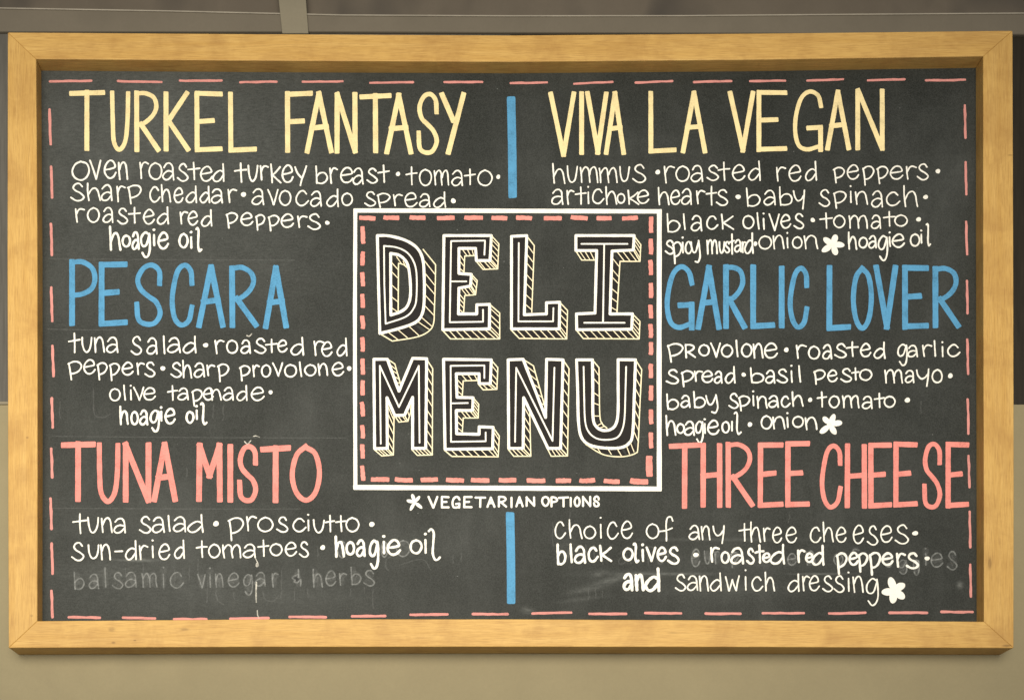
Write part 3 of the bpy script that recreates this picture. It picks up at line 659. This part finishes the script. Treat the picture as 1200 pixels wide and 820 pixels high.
for k, (a_, b_) in enumerate([(254,273),(280,298),(304.8,322.3),(331.7,348.9),(357,373),(379.5,395.7),(401,415.8),(426.3,442.8),(451.6,469),(479.5,496.6),(506.5,525),(535,557)]):
    dash((762.6 if k < 11 else 760.8) + random.uniform(-.3,.3), a_+2.4, 763 - (2 if k == 11 else 0), b_-2.4, 5.0 if k < 11 else 7.6, 'pale_pink', 'title_dash', .08)

# --- title letters -----------------------------------------------------------
def fill_loops(outl):
    if len(outl) == 1: return [outl[0][2]]
    d = lambda p, q: math.hypot(p[0]-q[0], p[1]-q[1])
    segs = [smooth(p, 5) if sm else list(p) for (_, sm, p) in outl]; loops = []
    while segs:
        cur = list(segs.pop(0))
        while d(cur[0], cur[-1]) > 3:
            for i, g_ in enumerate(segs):
                if d(g_[0], cur[-1]) < 3: cur += g_[1:]; segs.pop(i); break
                if d(g_[-1], cur[-1]) < 3: cur += g_[::-1][1:]; segs.pop(i); break
            else: break
        loops.append(cur[:-1] if d(cur[0], cur[-1]) < 3 else cur)
    return loops
def title(ch, word_, ox, oy, sc_, outlines, inl, ext, faces, wo=3.3, wi=1.8, we=1.35, wh=1.0, curved=False):
    t = lambda p: (ox + p[0]/sc_, oy + p[1]/sc_)
    def poly(ink, pts, wd, closed=False, sm=False):
        pts = [t(p) for p in pts]
        if sm: ink.ribbon(smooth(pts, 5), wd, 'round', wob=.07); return
        if closed: pts = pts + [pts[0]]
        for a_, b_ in zip(pts, pts[1:]):
            ink.ribbon(smooth([a_, b_]), wd, 'round', wob=.07)
    # black ground painted inside the letter and on its hatched sides
    bm = bmesh.new(); loops = []
    for lp in fill_loops(outlines):
        vs_ = [bm.verts.new(P(*t(p), YB - 0.00012)) for p in lp]
        loops += [bm.edges.new((vs_[i], vs_[(i+1) % len(vs_)])) for i in range(len(vs_))]
    bmesh.ops.triangle_fill(bm, use_beauty=True, edges=loops)
    for k, (a0, a1, b0, b1, n) in enumerate(faces):
        bm.faces.new([bm.verts.new(P(*t(p), YB - 0.00009 - k*0.000002)) for p in (a0, a1, b1, b0)])
    bmesh.ops.recalc_face_normals(bm, faces=bm.faces)
    me = bpy.data.meshes.new('title_ground'); bm.to_mesh(me); bm.free(); me.materials.append(M['black'])
    o = bpy.data.objects.new('title_ground', me); C.objects.link(o); o.parent = surf
    ink = Ink()
    for (cl, sm, pts) in outlines: poly(ink, pts, wo, cl, sm)
    ink.done('title_letter', 'white', 'white outlined block letter %s of the title word %s' % (ch, word_))
    ink = Ink()
    for (sm, pts) in inl: poly(ink, pts, wi, False, sm)
    ink.done('title_inline', 'white')
    ink = Ink()
    for e in ext:
        sm = e[0] == 's'; poly(ink, e[1:] if sm else e, we, False, sm)
    for (a0, a1, b0, b1, n) in faces:
        n = max(2, round(n * .68))
        for k in range(n):
            f = (k + .5)/n + random.uniform(-.12, .12)/n; g = min(1, f + .10/n)
            pa = (a0[0] + (a1[0]-a0[0])*f, a0[1] + (a1[1]-a0[1])*f); pb = (b0[0] + (b1[0]-b0[0])*g, b0[1] + (b1[1]-b0[1])*g)
            ink.ribbon(smooth([t(pa), t(pb)]), wh, 'round', wob=.08)
    ink.done('title_shading', 'cream_line', 'cream hatched side of the block letter %s' % ch)['kind'] = 'stuff'
A5, A4 = 5.126, 4.556
title('D', 'Deli', 410, 240, A5,
  [(False, True, [(165,185),(235,187),(330,212),(400,256),(436,320),(446,420),(446,580),(432,660),(390,708),(290,744),(180,772)]), (False, False, [(165,185),(172,480),(180,772)]),
   (False, True, [(245,292),(300,305),(343,350),(360,430),(364,540),(346,606),(308,640),(248,662)]), (False, False, [(245,292),(246,662)])],
  [(True, [(205,247),(280,256),(340,284),(380,335),(400,410),(400,555),(384,620),(335,672),(215,714)]), (False, [(205,247),(207,480),(215,714)])],
  [[(440,268),(515,360)], ['s',(515,360),(513,480),(508,620),(503,710),(475,758),(400,794),(255,818)], [(255,818),(185,776)], [(290,640),(292,352)], ['s',(292,352),(320,358),(345,378)]],
  [((450,300),(450,640),(512,375),(505,690),7), ((440,660),(390,712),(500,715),(470,758),2), ((380,715),(200,772),(450,775),(265,814),5), ((250,305),(250,650),(290,345),(290,670),8), ((262,300),(340,352),(300,350),(345,378),3)])
title('E', 'Deli', 410, 240, A5,
  [(True, False, [(565,185),(850,185),(842,335),(760,335),(755,262),(655,262),(655,412),(730,418),(725,488),(655,500),(652,655),(762,655),(762,600),(840,598),(838,745),(558,750)])],
  [(False, [(808,300),(812,215),(608,218),(600,705),(800,702),(800,630)]), (False, [(612,460),(700,460)])],
  [[(850,185),(895,235),(888,385),(800,388),(760,340)], [(842,335),(888,385)], [(750,305),(690,308),(685,412)], [(730,418),(765,455),(755,540),(690,545),(683,650)], [(725,488),(755,540)], [(840,598),(900,650),(900,805),(605,805),(558,755)], [(838,745),(900,805)]],
  [((850,190),(842,335),(895,235),(888,385),7), ((765,340),(842,340),(800,388),(885,385),4), ((660,268),(745,268),(690,305),(750,305),4), ((660,275),(660,400),(688,315),(685,415),5), ((730,420),(725,488),(765,455),(757,540),5), ((660,505),(722,492),(690,545),(755,540),4), ((658,515),(655,640),(688,552),(683,660),6), ((840,605),(838,740),(900,655),(900,800),6), ((570,752),(832,748),(612,805),(895,805),9)])
title('L', 'Deli', 590, 240, A5,
  [(True, False, [(48,190),(140,185),(125,660),(258,655),(258,588),(338,585),(335,745),(48,745)])],
  [(False, [(92,230),(90,700),(298,700),(300,620)])],
  [[(140,188),(185,245),(170,645)], [(338,585),(385,635),(380,805),(95,802),(45,750)], [(335,745),(380,805)]],
  [((140,200),(126,620),(183,255),(170,650),10), ((338,600),(335,740),(385,640),(380,795),6), ((60,752),(328,748),(105,802),(375,804),9)])
title('I', 'Deli', 590, 240, A5,
  [(True, False, [(435,185),(785,185),(780,272),(652,278),(640,655),(775,655),(770,747),(440,750),(438,655),(550,650),(560,275),(435,275)])],
  [(False, [(468,235),(745,235)]), (False, [(605,240),(598,700)]), (False, [(485,708),(728,708)])],
  [[(785,188),(825,240),(820,340),(700,340),(682,645)], [(780,272),(820,340)], [(436,280),(470,332),(548,332)], [(775,655),(820,700),(815,805),(480,803),(440,755)], [(770,747),(815,805)]],
  [((785,195),(780,265),(825,250),(820,330),5), ((665,282),(772,276),(705,338),(815,338),5), ((655,295),(643,640),(697,345),(682,655),9), ((445,282),(540,282),(478,330),(560,332),5), ((775,665),(770,740),(820,710),(815,795),5), ((450,755),(762,750),(490,803),(810,804),11)])
title('M', 'Menu', 410, 400, A4,
  [(True, False, [(128,95),(200,95),(262,265),(335,90),(410,92),(405,570),(335,570),(335,298),(292,393),(240,395),(198,300),(200,570),(132,572)])],
  [(False, [(165,545),(160,130),(262,350),(368,130),(372,540)])],
  [[(205,97),(240,120),(270,225)], [(410,95),(442,145),(440,605),(360,607),(330,575)], [(405,570),(440,605)], [(236,396),(232,605),(170,610),(132,578)], [(200,570),(232,605)], [(242,400),(262,430),(310,425),(330,360)], [(292,395),(310,425)]],
  [((208,105),(255,235),(240,130),(268,235),6), ((412,105),(408,555),(442,150),(440,598),12), ((340,576),(400,574),(368,606),(434,606),4), ((203,315),(203,560),(233,385),(232,602),8), ((140,578),(198,575),(174,608),(230,605),4), ((245,400),(290,398),(265,430),(308,426),3), ((296,392),(332,318),(312,420),(330,365),3)])
title('E', 'Menu', 410, 400, A4,
  [(True, False, [(500,95),(755,98),(750,225),(690,225),(690,172),(568,172),(572,298),(658,300),(655,368),(568,368),(570,492),(690,495),(690,455),(765,458),(762,572),(508,575)])],
  [(False, [(718,195),(718,128),(538,130),(540,535),(725,532),(725,485)]), (False, [(545,330),(630,328)])],
  [[(755,100),(790,140),(785,255),(712,258),(688,230)], [(750,225),(785,255)], [(682,208),(605,210),(600,295)], [(658,300),(688,335),(685,408),(605,408),(600,490)], [(655,368),(685,408)], [(765,458),(798,505),(792,615),(545,613),(505,580)], [(762,572),(792,615)]],
  [((757,108),(752,220),(790,148),(785,250),5), ((695,228),(745,227),(718,257),(780,256),3), ((578,178),(678,178),(605,210),(690,208),5), ((574,185),(576,285),(603,215),(600,300),5), ((660,303),(656,365),(688,340),(685,402),4), ((578,370),(650,370),(605,407),(682,408),5), ((572,378),(572,480),(604,412),(600,495),5), ((766,465),(764,565),(798,512),(793,608),5), ((518,578),(755,575),(550,613),(790,615),9)])
title('N', 'Menu', 590, 400, A4,
  [(True, False, [(25,98),(105,95),(225,405),(230,95),(318,98),(305,570),(238,570),(108,300),(105,570),(28,570)])],
  [(False, [(62,535),(68,140),(262,530),(272,140)])],
  [[(108,97),(160,130),(222,352)], [(318,98),(350,145),(342,610),(255,612),(236,575)], [(305,570),(342,610)], [(140,372),(146,612),(55,612),(25,575)], [(105,570),(146,612)]],
  [((115,105),(213,362),(160,138),(222,360),8), ((317,108),(307,560),(350,152),(342,602),12), ((244,574),(302,573),(262,611),(338,611),4), ((109,325),(107,560),(140,378),(145,605),8), ((34,574),(102,574),(64,611),(142,611),5)])
title('U', 'Menu', 590, 400, A4,
  [(False, True, [(390,98),(396,260),(400,420),(414,505),(452,548),(520,566),(615,568),(668,545),(690,490),(698,300),(705,98)]), (False, False, [(390,98),(475,98)]), (False, True, [(475,98),(477,260),(478,400),(492,450),(530,474),(575,468),(602,436),(612,370),(612,220),(612,97)]), (False, False, [(612,97),(705,98)])],
  [(True, [(428,135),(431,300),(436,425),(456,484),(500,518),(560,524),(610,510),(636,465),(647,400),(651,280),(655,135)])],
  [[(475,98),(510,140)], ['s',(510,140),(512,280),(515,400),(528,440),(552,462)], [(705,98),(738,150)], ['s',(738,150),(728,350),(718,560),(705,596),(640,614),(560,610),(505,590),(440,548)]],
  [((480,105),(480,430),(510,150),(515,420),8), ((490,445),(520,470),(517,420),(548,462),3), ((703,108),(692,500),(738,160),(720,560),10), ((685,520),(640,562),(712,580),(660,608),2), ((625,568),(470,555),(655,612),(500,592),5)])
